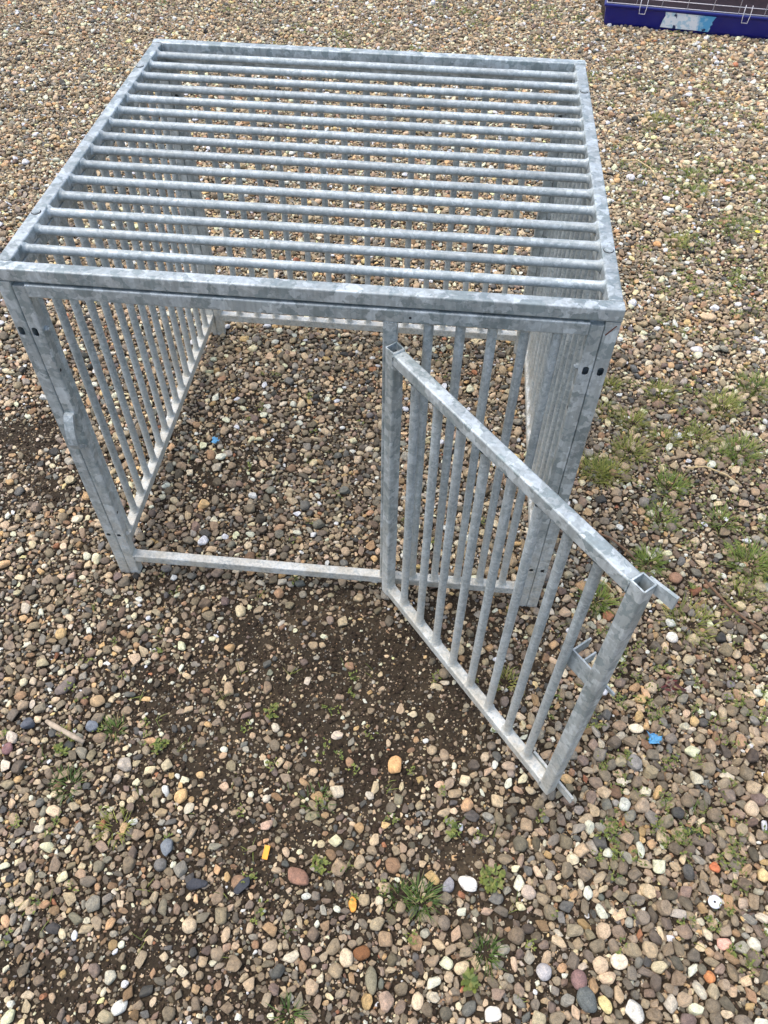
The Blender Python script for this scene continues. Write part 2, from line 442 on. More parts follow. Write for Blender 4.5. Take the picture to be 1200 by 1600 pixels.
# the stones worth telling apart: x, y, width, depth (m), turn (deg), look
STONES = [
 (0.567, -0.674, 0.050, 0.031, -25, (138, 106, 88), 'large flat reddish brown oval stone below the bare dark earth', .35),
 (0.898, -0.652, 0.040, 0.028, -20, (232, 226, 212), 'bright white triangular stone on gravel below the cage door', .6),
 (1.379, -0.712, 0.0275, 0.021, 0, (206, 160, 140), 'pale pink speckled oval pebble near lower right corner', .5),
 (1.041, -0.790, 0.029, 0.030, 0, (172, 168, 164), 'round grey granite pebble with fine white speckles', .2),
 (1.116, -0.827, 0.034, 0.044, 20, (96, 100, 96), 'large dark greenish grey oblong stone at the bottom', .3),
 (1.198, -0.838, 0.032, 0.040, 15, (196, 192, 178), 'large pale grey pointed stone at the bottom edge', .6),
 (1.179, -0.761, 0.032, 0.0275, 0, (224, 208, 180), 'round cream stone above the dark oblong stone', .2),
 (1.144, -0.770, 0.028, 0.031, 0, (190, 168, 138), 'beige egg shaped stone touching a round cream stone', .3),
 (1.104, -0.797, 0.030, 0.034, 0, (128, 102, 96), 'plum brown rounded stone beside the dark oblong stone', .2),
 (0.948, -0.865, 0.032, 0.026, 30, (226, 220, 204), 'white half moon shaped stone cut by the bottom edge', .5),
 (0.736, -0.431, 0.033, 0.038, 20, (206, 162, 112), 'light orange angular stone lying on dark bare earth', .9),
 (1.248, -0.377, 0.034, 0.031, -30, (142, 138, 130), 'flat grey angular slab below the blue plastic scrap', .7),
 (1.259, -0.298, 0.034, 0.022, 0, (228, 214, 182), 'smooth cream oval stone beside the blue plastic scrap', .1),
 (1.016, -0.658, 0.030, 0.027, 0, (176, 160, 142), 'brown and white speckled round stone right of the white triangular one', .3),
 (0.728, -0.835, 0.022, 0.048, 10, (128, 122, 100), 'long narrow olive grey stone near the bottom edge', .5),
 (0.706, -0.793, 0.032, 0.024, 20, (122, 84, 54), 'damp dark brown rounded stone near an olive one', .15),
 (1.343, -0.769, 0.021, 0.021, 0, (184, 124, 80), 'round orange pebble among grey gravel at lower right', .1),
 (1.383, -0.576, 0.021, 0.022, 0, (186, 112, 76), 'bright orange red angular pebble at right', .7),
 (0.297, -0.646, 0.0255, 0.034, 0, (112, 118, 122), 'blue grey pear shaped stone with a pointed end', .7),
 (0.294, -0.678, 0.025, 0.025, 0, (108, 106, 100), 'dull grey rounded stone under the blue grey pointed one', .2),
 (0.679, -0.711, 0.016, 0.029, 10, (224, 158, 74), 'yellow orange lozenge shaped pebble', .5),
 (-0.027, -0.322, 0.026, 0.055, -35, (116, 106, 98), 'long dark grey brown stone at the left above the pale stick', .3),
 (0.059, -0.352, 0.035, 0.029, 0, (168, 144, 110), 'chunky tan stone with mottled face at left', .4),
 (-0.074, -0.420, 0.028, 0.028, 0, (88, 92, 98), 'dark slate coloured square stone near the left edge', .8),
 (0.067, -0.412, 0.028, 0.025, 0, (108, 114, 120), 'slate blue stone beside the pale stick', .7),
 (-0.096, -0.480, 0.0235, 0.0275, 0, (128, 98, 96), 'purple brown pebble at the left edge of the gravel', .2),
 (1.496, 2.161, 0.037, 0.036, 0, (206, 202, 198), 'round pale grey disc like stone beyond the cage at right', .1),
 (1.546, 1.666, 0.029, 0.030, 0, (206, 158, 108), 'single orange tan stone beside dark bare patch right of the roof', .4),
 (1.623, 2.006, 0.033, 0.028, 0, (228, 222, 212), 'white oval stone on far gravel right of the cage', .2),
 (1.599, 1.052, 0.040, 0.028, 0, (196, 192, 188), 'pale grey stone with white top right of the cage corner', .4),
 (1.440, 0.769, 0.041, 0.030, 0, (132, 110, 92), 'brown flat oval stone below a grass tuft', .2),
 (1.662, 1.226, 0.060, 0.032, 0, (196, 172, 138), 'knobbly beige double stone well right of the roof corner', .4),
 (1.403, 0.123, 0.034, 0.032, 0, (148, 116, 92), 'smooth brown stone near the free end of the door', .2),
 (1.372, -0.052, 0.029, 0.028, 0, (230, 222, 206), 'white egg shaped stone right of the door post', .2),
 (0.862, -0.658, 0.022, 0.030, -20, (140, 138, 138), 'grey wedge stone left of the bright white triangular one', .6),
]
RING = (1.370, -0.642, 0.0120)

# ------------------------------------------------------------------ gravel laid out stone by stone
CELL = .002
GW, GH = int((zone_r(Y1) - zone_l(Y1)) / CELL) + 2, int((Y1 - Y0) / CELL) + 2
GX0 = zone_l(Y1)
occ = np.zeros((GH + 60, GW + 60), np.uint8)
def stamp_ellipse(x, y, a, b, ang, thr, force=False):
    ca, sa = math.cos(ang), math.sin(ang)
    hw = math.sqrt((a * ca) ** 2 + (b * sa) ** 2); hh = math.sqrt((a * sa) ** 2 + (b * ca) ** 2)
    i0, i1 = int((x - hw - GX0) / CELL) + 30, int((x + hw - GX0) / CELL) + 31
    j0, j1 = int((y - hh - Y0) / CELL) + 30, int((y + hh - Y0) / CELL) + 31
    if i0 < 0 or j0 < 0 or i1 >= occ.shape[1] or j1 >= occ.shape[0]: return False
    u = ((np.arange(i0, i1) - 29.5) * CELL + GX0 - x)[None, :]; v = ((np.arange(j0, j1) - 29.5) * CELL + Y0 - y)[:, None]
    msk = ((u * ca + v * sa) / a) ** 2 + ((v * ca - u * sa) / b) ** 2 <= 1
    win = occ[j0:j1, i0:i1]
    if not force:
        n = msk.sum()
        if n == 0 or win[msk].sum() > thr * n: return False
    win[msk] = 1
    return True
for x, y, w, d, t, *_ in STONES: stamp_ellipse(x, y, w / 2, d / 2, R(t), 0, True)
stamp_ellipse(RING[0], RING[1], RING[2], RING[2], 0, 0, True)
for tx, ty in ((1.301, .847), (1.451, .813), (1.639, .776), (1.754, .875), (1.35, .68), (1.442, .623), (1.54, .633), (1.333, .559), (1.43, .434), (1.389, .314), (1.652, .593), (1.605, .188),
               (1.343, .167), (1.201, .038), (1.557, .327), (1.564, .081), (1.422, -.007), (.058, -.542), (.181, -.615), (.116, -.411), (.809, -.691), (.768, -.687), (.936, -.771), (.975, -.208), (.587, -.901)):
    stamp_ellipse(tx, ty, .013, .010, 0, 0, True)
for px, py in ((.025, .012), (1.025, .012), (.025, .974), (1.025, .974)): stamp_ellipse(px, py, .03, .016, 0, 0, True)

def sample_zone(n, ymax=Y1, p=1.0):
    y = Y0 + (ymax - Y0) * rng.random(n * 2); x = GX0 + (zone_r(Y1) - GX0) * rng.random(n * 2)
    k = (x > zone_l(y)) & (x < zone_r(y))
    return x[k][:n], y[k][:n]
P_pos, P_rot, P_scl, P_col, P_idx = [], [], [], [], []
def put(x, y, z, rot, scl, col, i):
    P_pos.append((x, y, z)); P_rot.append(rot); P_scl.append(scl); P_col.append(col); P_idx.append(i)
def colours(n):
    c = PC[rng.choice(len(PAL), n, p=PW)]
    return np.clip(c * np.exp(rng.normal(0, .25, n))[:, None] * np.exp(rng.normal(0, .025, (n, 3))), .012, .88)

# top layer: stones that do not run into one another
N = 1150000
x, y = sample_zone(N); N = len(x)
def med(x, y):
    f = np.clip((y - .6) / 1.2, 0, 1)
    br = np.clip((x - .75) / .4, 0, 1) * np.clip((-.1 - y) / .35, 0, 1)
    return (.0043 + .0017 * br) * (1 - f) + (.0038 + .0006 * np.clip(x - 1, 0, 1)) * f
md_ = med(x, y)
a = np.clip(np.exp(rng.normal(0, .46, N)) * md_, .0025 + .0006 * (y > 1.5), .0150)
o = np.argsort(-a - rng.normal(0, .0010, N))
x, y, a = x[o], y[o], a[o]
bb = bare(x, y); hz = hgt(x, y); asp = rng.uniform(.5, .95, N); an = rng.uniform(0, math.pi, N); fl = rng.uniform(.5, .85, N)
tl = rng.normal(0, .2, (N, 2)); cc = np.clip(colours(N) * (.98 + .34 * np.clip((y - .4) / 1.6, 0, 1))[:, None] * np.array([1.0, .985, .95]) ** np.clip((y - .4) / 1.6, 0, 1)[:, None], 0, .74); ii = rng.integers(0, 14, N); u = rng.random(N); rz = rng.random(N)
keep = (u > bb ** 1.15 * .97) 
# under the far tray nothing is laid
tray_at = lambda x, y: (x > 1.525) & (y > 3.86 - .115 * (x - 1.54))
keep &= ~tray_at(x, y)
for k in np.nonzero(keep)[0]:
    b = a[k] * asp[k]
    if not stamp_ellipse(x[k], y[k], a[k], b, an[k], .07): continue
    c = b * fl[k]
    dense = 1 - bb[k]
    sink = .1 + .35 * (1 - dense) * rz[k]
    z = hz[k] + c * (1 - sink) + dense * .004 * rz[k]
    t = tl[k] * (.5 + dense)
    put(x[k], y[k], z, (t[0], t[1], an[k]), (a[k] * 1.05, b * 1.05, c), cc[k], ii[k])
n_top = len(P_pos)
# lower layer that shows through the gaps where the stones lie thick
N = 240000
x, y = sample_zone(N); N = len(x)
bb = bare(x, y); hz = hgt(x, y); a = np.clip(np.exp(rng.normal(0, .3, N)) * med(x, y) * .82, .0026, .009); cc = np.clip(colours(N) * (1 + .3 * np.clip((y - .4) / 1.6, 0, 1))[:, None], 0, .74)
asp = rng.uniform(.6, .98, N); rt = rng.uniform(-.5, .5, (N, 2)); an = rng.uniform(0, 6.28, N); ii = rng.integers(0, 14, N); u = rng.random(N)
for k in np.nonzero((u > bb * 1.25 + .05) & ~tray_at(x, y))[0]:
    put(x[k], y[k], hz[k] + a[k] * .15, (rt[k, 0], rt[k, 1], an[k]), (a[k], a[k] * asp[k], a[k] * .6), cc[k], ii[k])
# small chips in the earth
N = 120000
x, y = sample_zone(N, 1.25); N = len(x)
hz = hgt(x, y); a = np.clip(np.exp(rng.normal(math.log(.0022), .4, N)), .001, .0045); cc = colours(N)
drk = rng.random(N) < .5
a = np.where(drk, a * 1.5, a * .9); cc = np.where(drk[:, None], np.array([lin(62, 51, 39)]) * np.exp(rng.normal(0, .25, N))[:, None], cc * .8)
for k in range(N):
    put(x[k], y[k], hz[k] + a[k] * .3, tuple(rng.uniform(-.5, .5, 2)) + (rng.uniform(0, 6.28),), (a[k], a[k] * .75, a[k] * .6), cc[k], 14 + k % 4)

gm = bpy.data.meshes.new('gravel')
n = len(P_pos)
gm.vertices.add(n); gm.vertices.foreach_set('co', np.array(P_pos, 'f').ravel())
for nm, ty, fld, dat in (('rot', 'FLOAT_VECTOR', 'vector', np.array(P_rot, 'f')), ('scl', 'FLOAT_VECTOR', 'vector', np.array(P_scl, 'f')),
                         ('idx', 'INT', 'value', np.array(P_idx, 'i'))):
    gm.attributes.new(nm, ty, 'POINT').data.foreach_set(fld, dat.ravel())
gm.attributes.new('col', 'FLOAT_COLOR', 'POINT').data.foreach_set('color', np.concatenate([np.array(P_col, 'f'), np.ones((n, 1), 'f')], 1).ravel())
gm.materials.append(M_PEB)
gravel = link('gravel', gm)
tag(gravel, kind='stuff', label='mixed brown grey and cream pebble gravel covering the whole ground', cat='gravel')
ng = bpy.data.node_groups.new('lay_stones', 'GeometryNodeTree')
ng.interface.new_socket('Geometry', in_out='INPUT', socket_type='NodeSocketGeometry')
ng.interface.new_socket('Geometry', in_out='OUTPUT', socket_type='NodeSocketGeometry')
gi, go = ng.nodes.new('NodeGroupInput'), ng.nodes.new('NodeGroupOutput')
iop = ng.nodes.new('GeometryNodeInstanceOnPoints')
ci = ng.nodes.new('GeometryNodeCollectionInfo'); ci.inputs['Collection'].default_value = tmpl
ci.inputs['Separate Children'].default_value = True; ci.inputs['Reset Children'].default_value = True
def named(nm, ty):
    q = ng.nodes.new('GeometryNodeInputNamedAttribute'); q.data_type = ty; q.inputs['Name'].default_value = nm
    return [s for s in q.outputs if s.name == 'Attribute' and s.enabled][0]
e2r = ng.nodes.new('FunctionNodeEulerToRotation')
ng.links.new(named('rot', 'FLOAT_VECTOR'), e2r.inputs[0])
ng.links.new(gi.outputs[0], iop.inputs['Points']); ng.links.new(ci.outputs[0], iop.inputs['Instance'])
iop.inputs['Pick Instance'].default_value = True
ng.links.new(named('idx', 'INT'), iop.inputs['Instance Index'])
ng.links.new(e2r.outputs[0], iop.inputs['Rotation']); ng.links.new(named('scl', 'FLOAT_VECTOR'), iop.inputs['Scale'])
ng.links.new(iop.outputs[0], go.inputs[0])
gravel.modifiers.new('stones', 'NODES').node_group = ng

def gz(x, y): return float(hgt(np.array([x]), np.array([y]))[0])
for k, (x, y, w, d, t, c, lab, ang) in enumerate(STONES):
    h = min(w, d) * .32
    o = link('stone', rock_mesh('stone', 900 + k, 3, (w / 2, d / 2, h), ang, .05, M_STONE), None, None, (x, y, gz(x, y) + h * .78 + .002))
    o.rotation_euler = (random.uniform(-.12, .12), random.uniform(-.12, .12), R(t))
    o.color = (*lin(*c), 1)
    tag(o, lab, 'stone')

# ------------------------------------------------------------------ the cage
W, D, H, w = 1.05, .986, .875, .0248
root = empty('animal_cage', (W / 2, D / 2, 0))
tag(root, 'galvanised steel animal cage with barred roof and sides, door hanging open', 'cage')
off = (-W / 2, -D / 2, 0)

def bar_mesh(name, L, r=.0086, n=14):
    """rod along z from -L/2 to L/2 with a small weld collar at each end"""
    prof = [(-L / 2, r * 1.5), (-L / 2 + .002, r * 1.42), (-L / 2 + .004, r * 1.2), (-L / 2 + .0075, r * 1.03)]
    for k in range(1, 12): prof.append((-L / 2 + L * k / 12, r * (1 + random.uniform(-.012, .012))))
    prof += [(L / 2 - .0075, r * 1.03), (L / 2 - .004, r * 1.2), (L / 2 - .002, r * 1.42), (L / 2, r * 1.5)]
    b = MB(); vs = []; fs = []
    for z, q in prof:
        for i in range(n):
            a = 2 * math.pi * i / n; k_ = q * (1 + (.10 * math.sin(3 * a + 1) + .06 * math.sin(5 * a) if q > r * 1.1 else 0)); vs.append((k_ * math.cos(a), k_ * math.sin(a), z))
    for k in range(len(prof) - 1):
        for i in range(n):
            j = (i + 1) % n; fs.append((k * n + i, k * n + j, (k + 1) * n + j, (k + 1) * n + i))
    b.add(vs, fs, True, (0, 0, 0))
    me = b.mesh(name); me.materials.append(M_BAR)
    return me

def put_bars(me, parent, spots, rot=(0, 0, 0)):
    for p in spots:
        o = link('bar', me, None, parent, p)
        if rot == (0, 0, 0): o.rotation_euler[2] = random.uniform(0, 6.28)
        else: o.rotation_euler = (Matrix.Rotation(R(90), 4, 'Y') @ Matrix.Rotation(random.uniform(0, 6.28), 4, 'Z')).to_euler()

def slot_post(b, x0, x1, y0, y1, z0, z1, slots, face='-y', r=.0028):
    """square post whose face has real slotted holes opening into the hollow"""
    offv = (random.uniform(-9, 9), random.uniform(-9, 9), random.uniform(-9, 9))
    pr = rounded(x0, x1, y0, y1, r); n = len(pr)
    yf = y0 if face == '-y' else y1; sg = 1 if face == '-y' else -1
    vs = [(p[0], p[1], z0) for p in pr] + [(p[0], p[1], z1) for p in pr]
    flat = n - 1 if face == '-y' else 7       # edge index of the flat strip that is replaced
    fs = [(i, (i + 1) % n, n + (i + 1) % n, n + i) for i in range(n) if i != flat] + [tuple(range(n))[::-1], tuple(range(n, 2 * n))]
    b.add(vs, fs, False, offv)
    xa, xb = x0 + r, x1 - r
    zs = z0
    for sx, sz, sw, sh in sorted(slots, key=lambda s: s[1]):
        pz0, pz1 = sz - sh * .5 - .004, sz + sh * .5 + .004
        b.add([(xa, yf, zs), (xb, yf, zs), (xb, yf, pz0), (xa, yf, pz0)], [(0, 1, 2, 3)], False, offv)
        M = 24; cx, cz = sx, sz
        outer, inner = [], []
        for k in range(M):
            t = k / M * 4; e = int(t); f = (t - e) * 2 - 1
            q = [(f, -1), (1, f), (-f, 1), (-1, -f)][e]
            outer.append((xa + (q[0] + 1) / 2 * (xb - xa), yf, pz0 + (q[1] + 1) / 2 * (pz1 - pz0)))
            a_ = math.atan2(q[1], q[0]); rr = sw / 2
            iz = math.sin(a_) * rr + (math.copysign(max(0, sh / 2 - rr), math.sin(a_)) if abs(math.sin(a_)) > .05 else 0)
            inner.append((cx + math.cos(a_) * rr, yf, cz + iz))
        deep = [(p[0], yf + sg * .0022, p[2]) for p in inner]
        vs = outer + inner + deep
        fs = [(k, (k + 1) % M, M + (k + 1) % M, M + k) for k in range(M)] + [(M + k, M + (k + 1) % M, 2 * M + (k + 1) % M, 2 * M + k) for k in range(M)]
        b.add(vs, fs, False, offv)
        # the closed hollow behind the slot
        ca, cb, d0, d1 = xa + .0005, xb - .0005, yf + sg * .0023, yf + sg * .019
        c0, c1 = pz0 - .045, pz1 + .045
        back = [(ca, d0, c0), (cb, d0, c0), (cb, d0, c1), (ca, d0, c1), (ca, d1, c0), (cb, d1, c0), (cb, d1, c1), (ca, d1, c1)]
        b.add([(ca, d0, c0), (cb, d0, c0), (cb, d0, pz0), (ca, d0, pz0), (ca, d0, pz1), (cb, d0, pz1), (cb, d0, c1), (ca, d0, c1)], [(0, 1, 2, 3), (4, 5, 6, 7)], False, offv)
        b.add(back, [(4, 5, 6, 7), (0, 1, 5, 4), (1, 2, 6, 5), (2, 3, 7, 6), (3, 0, 4, 7)], False, offv)
        zs = pz1
    b.add([(xa, yf, zs), (xb, yf, zs), (xb, yf, z1), (xa, yf, z1)], [(0, 1, 2, 3)], False, offv)

def post_obj(parent, x0, x1, y0, y1, z0, z1, slots, face='-y'):
    b = MB()
    if slots: slot_post(b, x0, x1, y0, y1, z0, z1, slots, face)
    else: b.tube(2, z0, z1, x0, x1, y0, y1)
    return link('post', b.mesh('post'), M_GALV, parent)

UP, LO = .7455, .147
def slots(cx): return [(cx, UP, .0110, .0196), (cx, LO, .0102, .0116)]

def panel(name, loc):
    o = empty(name, loc); o.parent = root
    return o
def rail(parent, *args):
    b = MB(); b.tube(*args)
    return link('rail', b.mesh('rail'), M_GALV, parent)

# roof panel
roof = panel('roof_panel', off)
rail(roof, 0, 0, W, 0, w, H - w, H)
rail(roof, 0, 0, W, D - w, D, H - w, H)
rail(roof, 1, w, D - w, .0002, w, H - w + .0002, H - .0004)
rail(roof, 1, w, D - w, W - w, W - .0002, H - w + .0002, H - .0004)
put_bars(bar_mesh('roof_bar', W - 2 * w + .002, .0082), roof, [(W / 2, .0815 + (.9195 - .0815) * k / 14, H - w / 2 - .0005) for k in range(15)], ('y',))
for x_, y_ in ((.0115, .178), (1.0370, .1701), (.0115, .8209), (1.0365, .8085)):
    q = MB(); q.cyl((x_, y_), 2, .0078, H - .002, H + .0012, 20); q.cyl((x_, y_), 2, .0062, H, H + .0018, 20)
    pl = link('plug', q.mesh('plug'), M_DULL, roof)
    q = MB(); q.cyl((x_, y_), 2, .0091, H - .002, H + .0003, 20); link('plug_seam', q.mesh('plug_seam'), M_HOLE, roof)
for x_ in (.079, .108):
    q = MB(); q.cyl((x_, D - .009), 2, .0022, H - .003, H + .0002, 10)
    link('drain_hole', q.mesh('drain_hole'), M_HOLE, roof)

# side panels: left and right
ys = [.081 + (.905 - .081) * k / 14 for k in range(15)]
smesh = bar_mesh('side_bar', .825 - .0715 + .002)
for x0 in (0, W - w):
    x1 = x0 + w
    sp_ = panel('side_panel', off)
    rail(sp_, 1, w, D - w, x0 + .0002, x1 - .0002, .8247, .8492)
    rail(sp_, 1, w, D - w, x0 + .0002, x1 - .0002, .0467, .0715)
    cx = .0095 if x0 == 0 else W - .0115
    post_obj(sp_, x0, x1, 0, w, -.012, .8496, slots(cx))
    post_obj(sp_, x0, x1, D - w, D, -.012, .8496, None)
    put_bars(smesh, sp_, [((x0 + x1) / 2, y_, (.825 + .0715) / 2) for y_ in ys])

# back panel
bp_ = panel('back_panel', off)
rail(bp_, 0, 2 * w, W - 2 * w, D - w + .0005, D - .0005, .8205, .8452)
rail(bp_, 0, 2 * w, W - 2 * w, D - w + .0005, D - .0005, .0485, .0732)
post_obj(bp_, w + .0006, 2 * w, D - w, D, -.010, .8462, slots(w + .0125), '-y')
post_obj(bp_, W - 2 * w, W - w - .0006, D - w, D, -.010, .8462, slots(W - w - .0125), '-y')
put_bars(bar_mesh('back_bar', .8205 - .0732 + .002), bp_, [(.107 + (.943 - .107) * k / 14, D - w / 2, (.8205 + .0732) / 2) for k in range(15)])

# front panel with the door opening
fp = panel('front_panel', off)
rail(fp, 0, 2 * w, W - 2 * w, -.0012, w - .001, .8205, .8458)
rail(fp, 0, 2 * w, W - 2 * w, .0006, w - .001, .0415, .0658)
post_obj(fp, w + .0007, 2 * w, 0, w, -.010, .8408, slots(.0350))
post_obj(fp, W - 2 * w, W - w - .0007, 0, w, -.010, .8408, slots(W - .0372))
post_obj(fp, .660, .685, .0004, w - .0004, .0654, .8209, None)
put_bars(bar_mesh('front_bar', .8205 - .0658 + .002), fp, [(.7375 + .0541 * k, w / 2, (.8205 + .0658) / 2) for k in range(5)])
# bolts through the inner faces of the front posts
for sx in (1, -1):
    xf = 2 * w if sx == 1 else W - 2 * w
    for z_ in (UP, LO - .004):
        q = MB(); q.cyl((.012, z_), 0, .0058, xf, xf + sx * .0045, 6, False); q.cyl((.012, z_), 0, .0032, xf + sx * .0045, xf + sx * .0075, 10)
        link('bolt', q.mesh('bolt'), M_DULL, fp)
    for z_ in (.653, .228):
        q = MB(); q.cyl((.007, z_), 0, .0034, xf - sx * .002, xf + sx * .0003, 12)
        link('bolt_hole', q.mesh('bolt_hole'), M_HOLE, fp)
# screw hole in the top rail above the hinge post
q = MB(); q.cyl((.706, .8325), 1, .0024, -.0016, .002, 10); link('screw_hole', q.mesh('screw_hole'), M_HOLE, fp)
# bent strap that catches the door latch
prof = [(.0005, .549), (-.0045, .5475), (-.0085, .538), (-.0125, .52), (-.0155, .50), (-.0165, .486), (-.014, .472), (-.006, .461), (.0005, .456),
        (.0005, .4605), (-.004, .466), (-.0105, .4755), (-.0125, .486), (-.0118, .499), (-.009, .518), (-.005, .535), (.0005, .541)]
q = MB(); n_ = len(prof); x0, x1 = .0275, .0470
prof = [(p[0] * 1.9 if p[0] < 0 else p[0], p[1]) for p in prof]
vs = [(x0, p[0], p[1]) for p in prof] + [(x1, p[0], p[1]) for p in prof]
fs = [(i, (i + 1) % n_, n_ + (i + 1) % n_, n_ + i) for i in range(n_)]
for s_ in (0, n_): fs += [(s_ + i, s_ + i + 1, s_ + n_ - 2 - i, s_ + n_ - 1 - i) for i in range(n_ // 2 - 1)] + ([(s_ + 7, s_ + 8, s_ + 9)])
q.add(vs, fs)
link('catch_strap', q.mesh('catch_strap'), M_BAR, fp)
# rusty scratch on the right corner post
q = MB(); q.prism([(1.0278, .8240), (1.0300, .8228), (1.0442, .8430), (1.0428, .8442)], 1, -.0004, .001)
link('rust_streak', q.mesh('rust_streak'), M_RUST, fp)

# door: hinged on the middle post and swung wide open
ang = math.atan2(-.772, .6356)
DL = .5525
door = panel('door', (.681 + off[0], -.038 + off[1], 0))
rail(door, 0, -.001, DL, .0003, w - .0003, .7575, .7825)
rail(door, 0, -.001, DL, .0003, w - .0003, .0485, .0733)
door.rotation_euler = (0, 0, ang)
def open_post(x0, x1, z0, z1, seed):
    rs = random.Random(seed)
    b = MB(); ro = rounded(x0, x1, 0, w, .0032); ri = rounded(x0 + .0024, x1 - .0024, .0024, w - .0024, .0016)
    n = len(ro); vs = []; rings = [(ro, z0), (ro, (z0 + z1) / 2), (ro, z1), (ri, z1), (ri, z1 - .4)]
    jag = [rs.uniform(-.0014, .0012) if rs.random() < .6 else 0 for _ in range(n)]
    for k, (pp, z) in enumerate(rings):
        for i, p in enumerate(pp): vs.append((p[0], p[1], z + (jag[i] if k in (2, 3) else 0)))
    fs = []
    for k in range(4):
        for i in range(n):
            j = (i + 1) % n; fs.append((k * n + i, k * n + j, (k + 1) * n + j, (k + 1) * n + i))
    fs += [tuple(range(n))[::-1], tuple(range(4 * n, 5 * n))]
    b.add(vs, fs)
    return link('post', b.mesh('post'), M_GALV, door)
open_post(-.0235, 0, .0465, .7845, 1)
open_post(DL, DL + .0255, .0465, .7870, 2)
put_bars(bar_mesh('door_bar', .7575 - .0733 + .002), door, [(.0535 + .0631 * k, w / 2, (.7575 + .0733) / 2) for k in range(8)])
q = MB(); q.prism([(.496, .728), (.558, .728), (.568, .764), (.609, .766), (.609, .792), (.562, .784), (.556, .764), (.496, .764)], 1, w + .0005, w + .0055)
link('latch_plate', q.mesh('latch_plate'), M_DULL, door)
q = MB(); q.prism([(.500, .052), (.617, .054), (.617, .078), (.500, .078)], 1, w + .0005, w + .0055)
link('latch_plate', q.mesh('latch_plate'), M_DULL, door)
q = MB(); q.prism([(.496, .447), (.550, .447), (.552, .488), (.594, .489), (.594, .4965), (.496, .4965)], 1, w + .0004, w + .0034)
hk = link('hook_plate', q.mesh('hook_plate'), M_DULL, door)
q = MB(); q.box((.4965, w + .0034, .470), (.4995, w + .042, .4965)); link('lug', q.mesh('lug'), M_DULL, door)
q = MB(); q.box((.5205, w + .0034, .472), (.5235, w + .030, .4965)); link('lug', q.mesh('lug'), M_DULL, door)
# two lift-off hinges between the door post and the middle post
for z_ in (.22, .62):
    q = MB(); q.cyl((-.012, w + .0028), 2, .0042, z_, z_ + .055, 14); q.cyl((-.012, w + .0028), 2, .0026, z_ + .055, z_ + .063, 10)
    link('hinge', q.mesh('hinge'), M_DULL, door)

# weld beads where the tubes meet
def weld(parent, p0, p1, r=.0021):
    q = MB(); p0, p1 = Vector(p0), Vector(p1); n_ = 8
    q.path([p0.lerp(p1, k / (n_ - 1)) + Vector([random.uniform(-.0005, .0005) for _ in range(3)]) for k in range(n_)], r, 6, [random.uniform(.6, 1.25) for _ in range(n_)])
    link('weld_bead', q.mesh('weld_bead'), M_DULL, parent)
for x_ in (.0004, DL - .0004):
    weld(door, (x_, .0006, .050), (x_, .0006, .072)); weld(door, (x_, .001, .0736), (x_, w - .001, .0736))
    weld(door, (x_, .0006, .759), (x_, .0006, .781)); weld(door, (x_, .001, .7826), (x_, w - .001, .7826), .0026)
for x_ in (2 * w + .0004, W - 2 * w - .0004):
    weld(fp, (x_, .0008, .043), (x_, .0008, .065)); weld(fp, (x_, .001, .0660), (x_, w - .002, .0660))
weld(fp, (.661, .0005, .0662), (.684, .0005, .0662)); weld(fp, (.661, .0005, .8202), (.684, .0005, .8202), .0015)
for x0 in (w * .5, W - w * .5):
    for y_ in (w + .0004, D - w - .0004): weld(roof, (x0 - .011, y_, H - .0002), (x0 + .011, y_, H - .0002), .0012)
    s_ = w + .0002 if x0 < .5 else W - w - .0002
    weld(roof, (s_, w + .0006, H - .0235), (s_, w + .0006, H - .002), .0024); weld(roof, (s_, D - w - .0006, H - .0235), (s_, D - w - .0006, H - .002), .0024)

# ------------------------------------------------------------------ blue pet cage at the far edge
pc = empty('pet_cage', (1.508, 3.84, 0))
pc.rotation_euler = (0, 0, R(-6.6))
tag(pc, 'blue plastic pet cage tray with wire top at the far right', 'pet cage')
M_BLUE = plain('blue_plastic', lin(14, 21, 104), .32, 0, 12, .12, .5)
M_BED = plain('dark_bedding', lin(30, 15, 19), .85, 0, 40, .6, .3, .004)
M_WIRE = plain('white_wire', lin(205, 200, 200), .45, .1)
Lb, Db, Hb = 1.12, .62, .105
b = MB()
def ring(i, z): return [(i, i, z), (Lb - i, i, z), (Lb - i, Db - i, z), (i, Db - i, z)]
lv = [ring(.018, -.006), ring(.010, .012), ring(.004, Hb - .014), ring(-.006, Hb - .012), ring(-.006, Hb), ring(.010, Hb), ring(.020, .02)]
vs = [p for r_ in lv for p in r_]
fs = [(k * 4 + i, k * 4 + (i + 1) % 4, (k + 1) * 4 + (i + 1) % 4, (k + 1) * 4 + i) for k in range(len(lv) - 1) for i in range(4)] + [(3, 2, 1, 0), (24, 25, 26, 27)]
b.add(vs, fs)
tray = link('tray', b.mesh('tray'), M_BLUE, pc)
bv = tray.modifiers.new('edge', 'BEVEL'); bv.width = .004; bv.segments = 2
q = MB(); gxn, gyn = 28, 16; vs, fs = [], []
for j in range(gyn + 1):
    for i in range(gxn + 1):
        xx, yy = .021 + (Lb - .042) * i / gxn, .021 + (Db - .042) * j / gyn
        vs.append((xx, yy, .034 + .014 * mnoise.noise(Vector((xx * 9, yy * 9, 3))) + .008 * mnoise.noise(Vector((xx * 30, yy * 30, 7)))))
fs = [(j * (gxn + 1) + i, j * (gxn + 1) + i + 1, (j + 1) * (gxn + 1) + i + 1, (j + 1) * (gxn + 1) + i) for j in range(gyn) for i in range(gxn)]
q.add(vs, fs, True); link('bedding', q.mesh('bedding'), M_BED, pc)
wt = empty('wire_top', (0, 0, 0)); wt.parent = pc
def wire(p0, p1):
    q = MB(); q.path([p0, p1], .0019)
    link('wire', q.mesh('wire'), M_WIRE, wt)
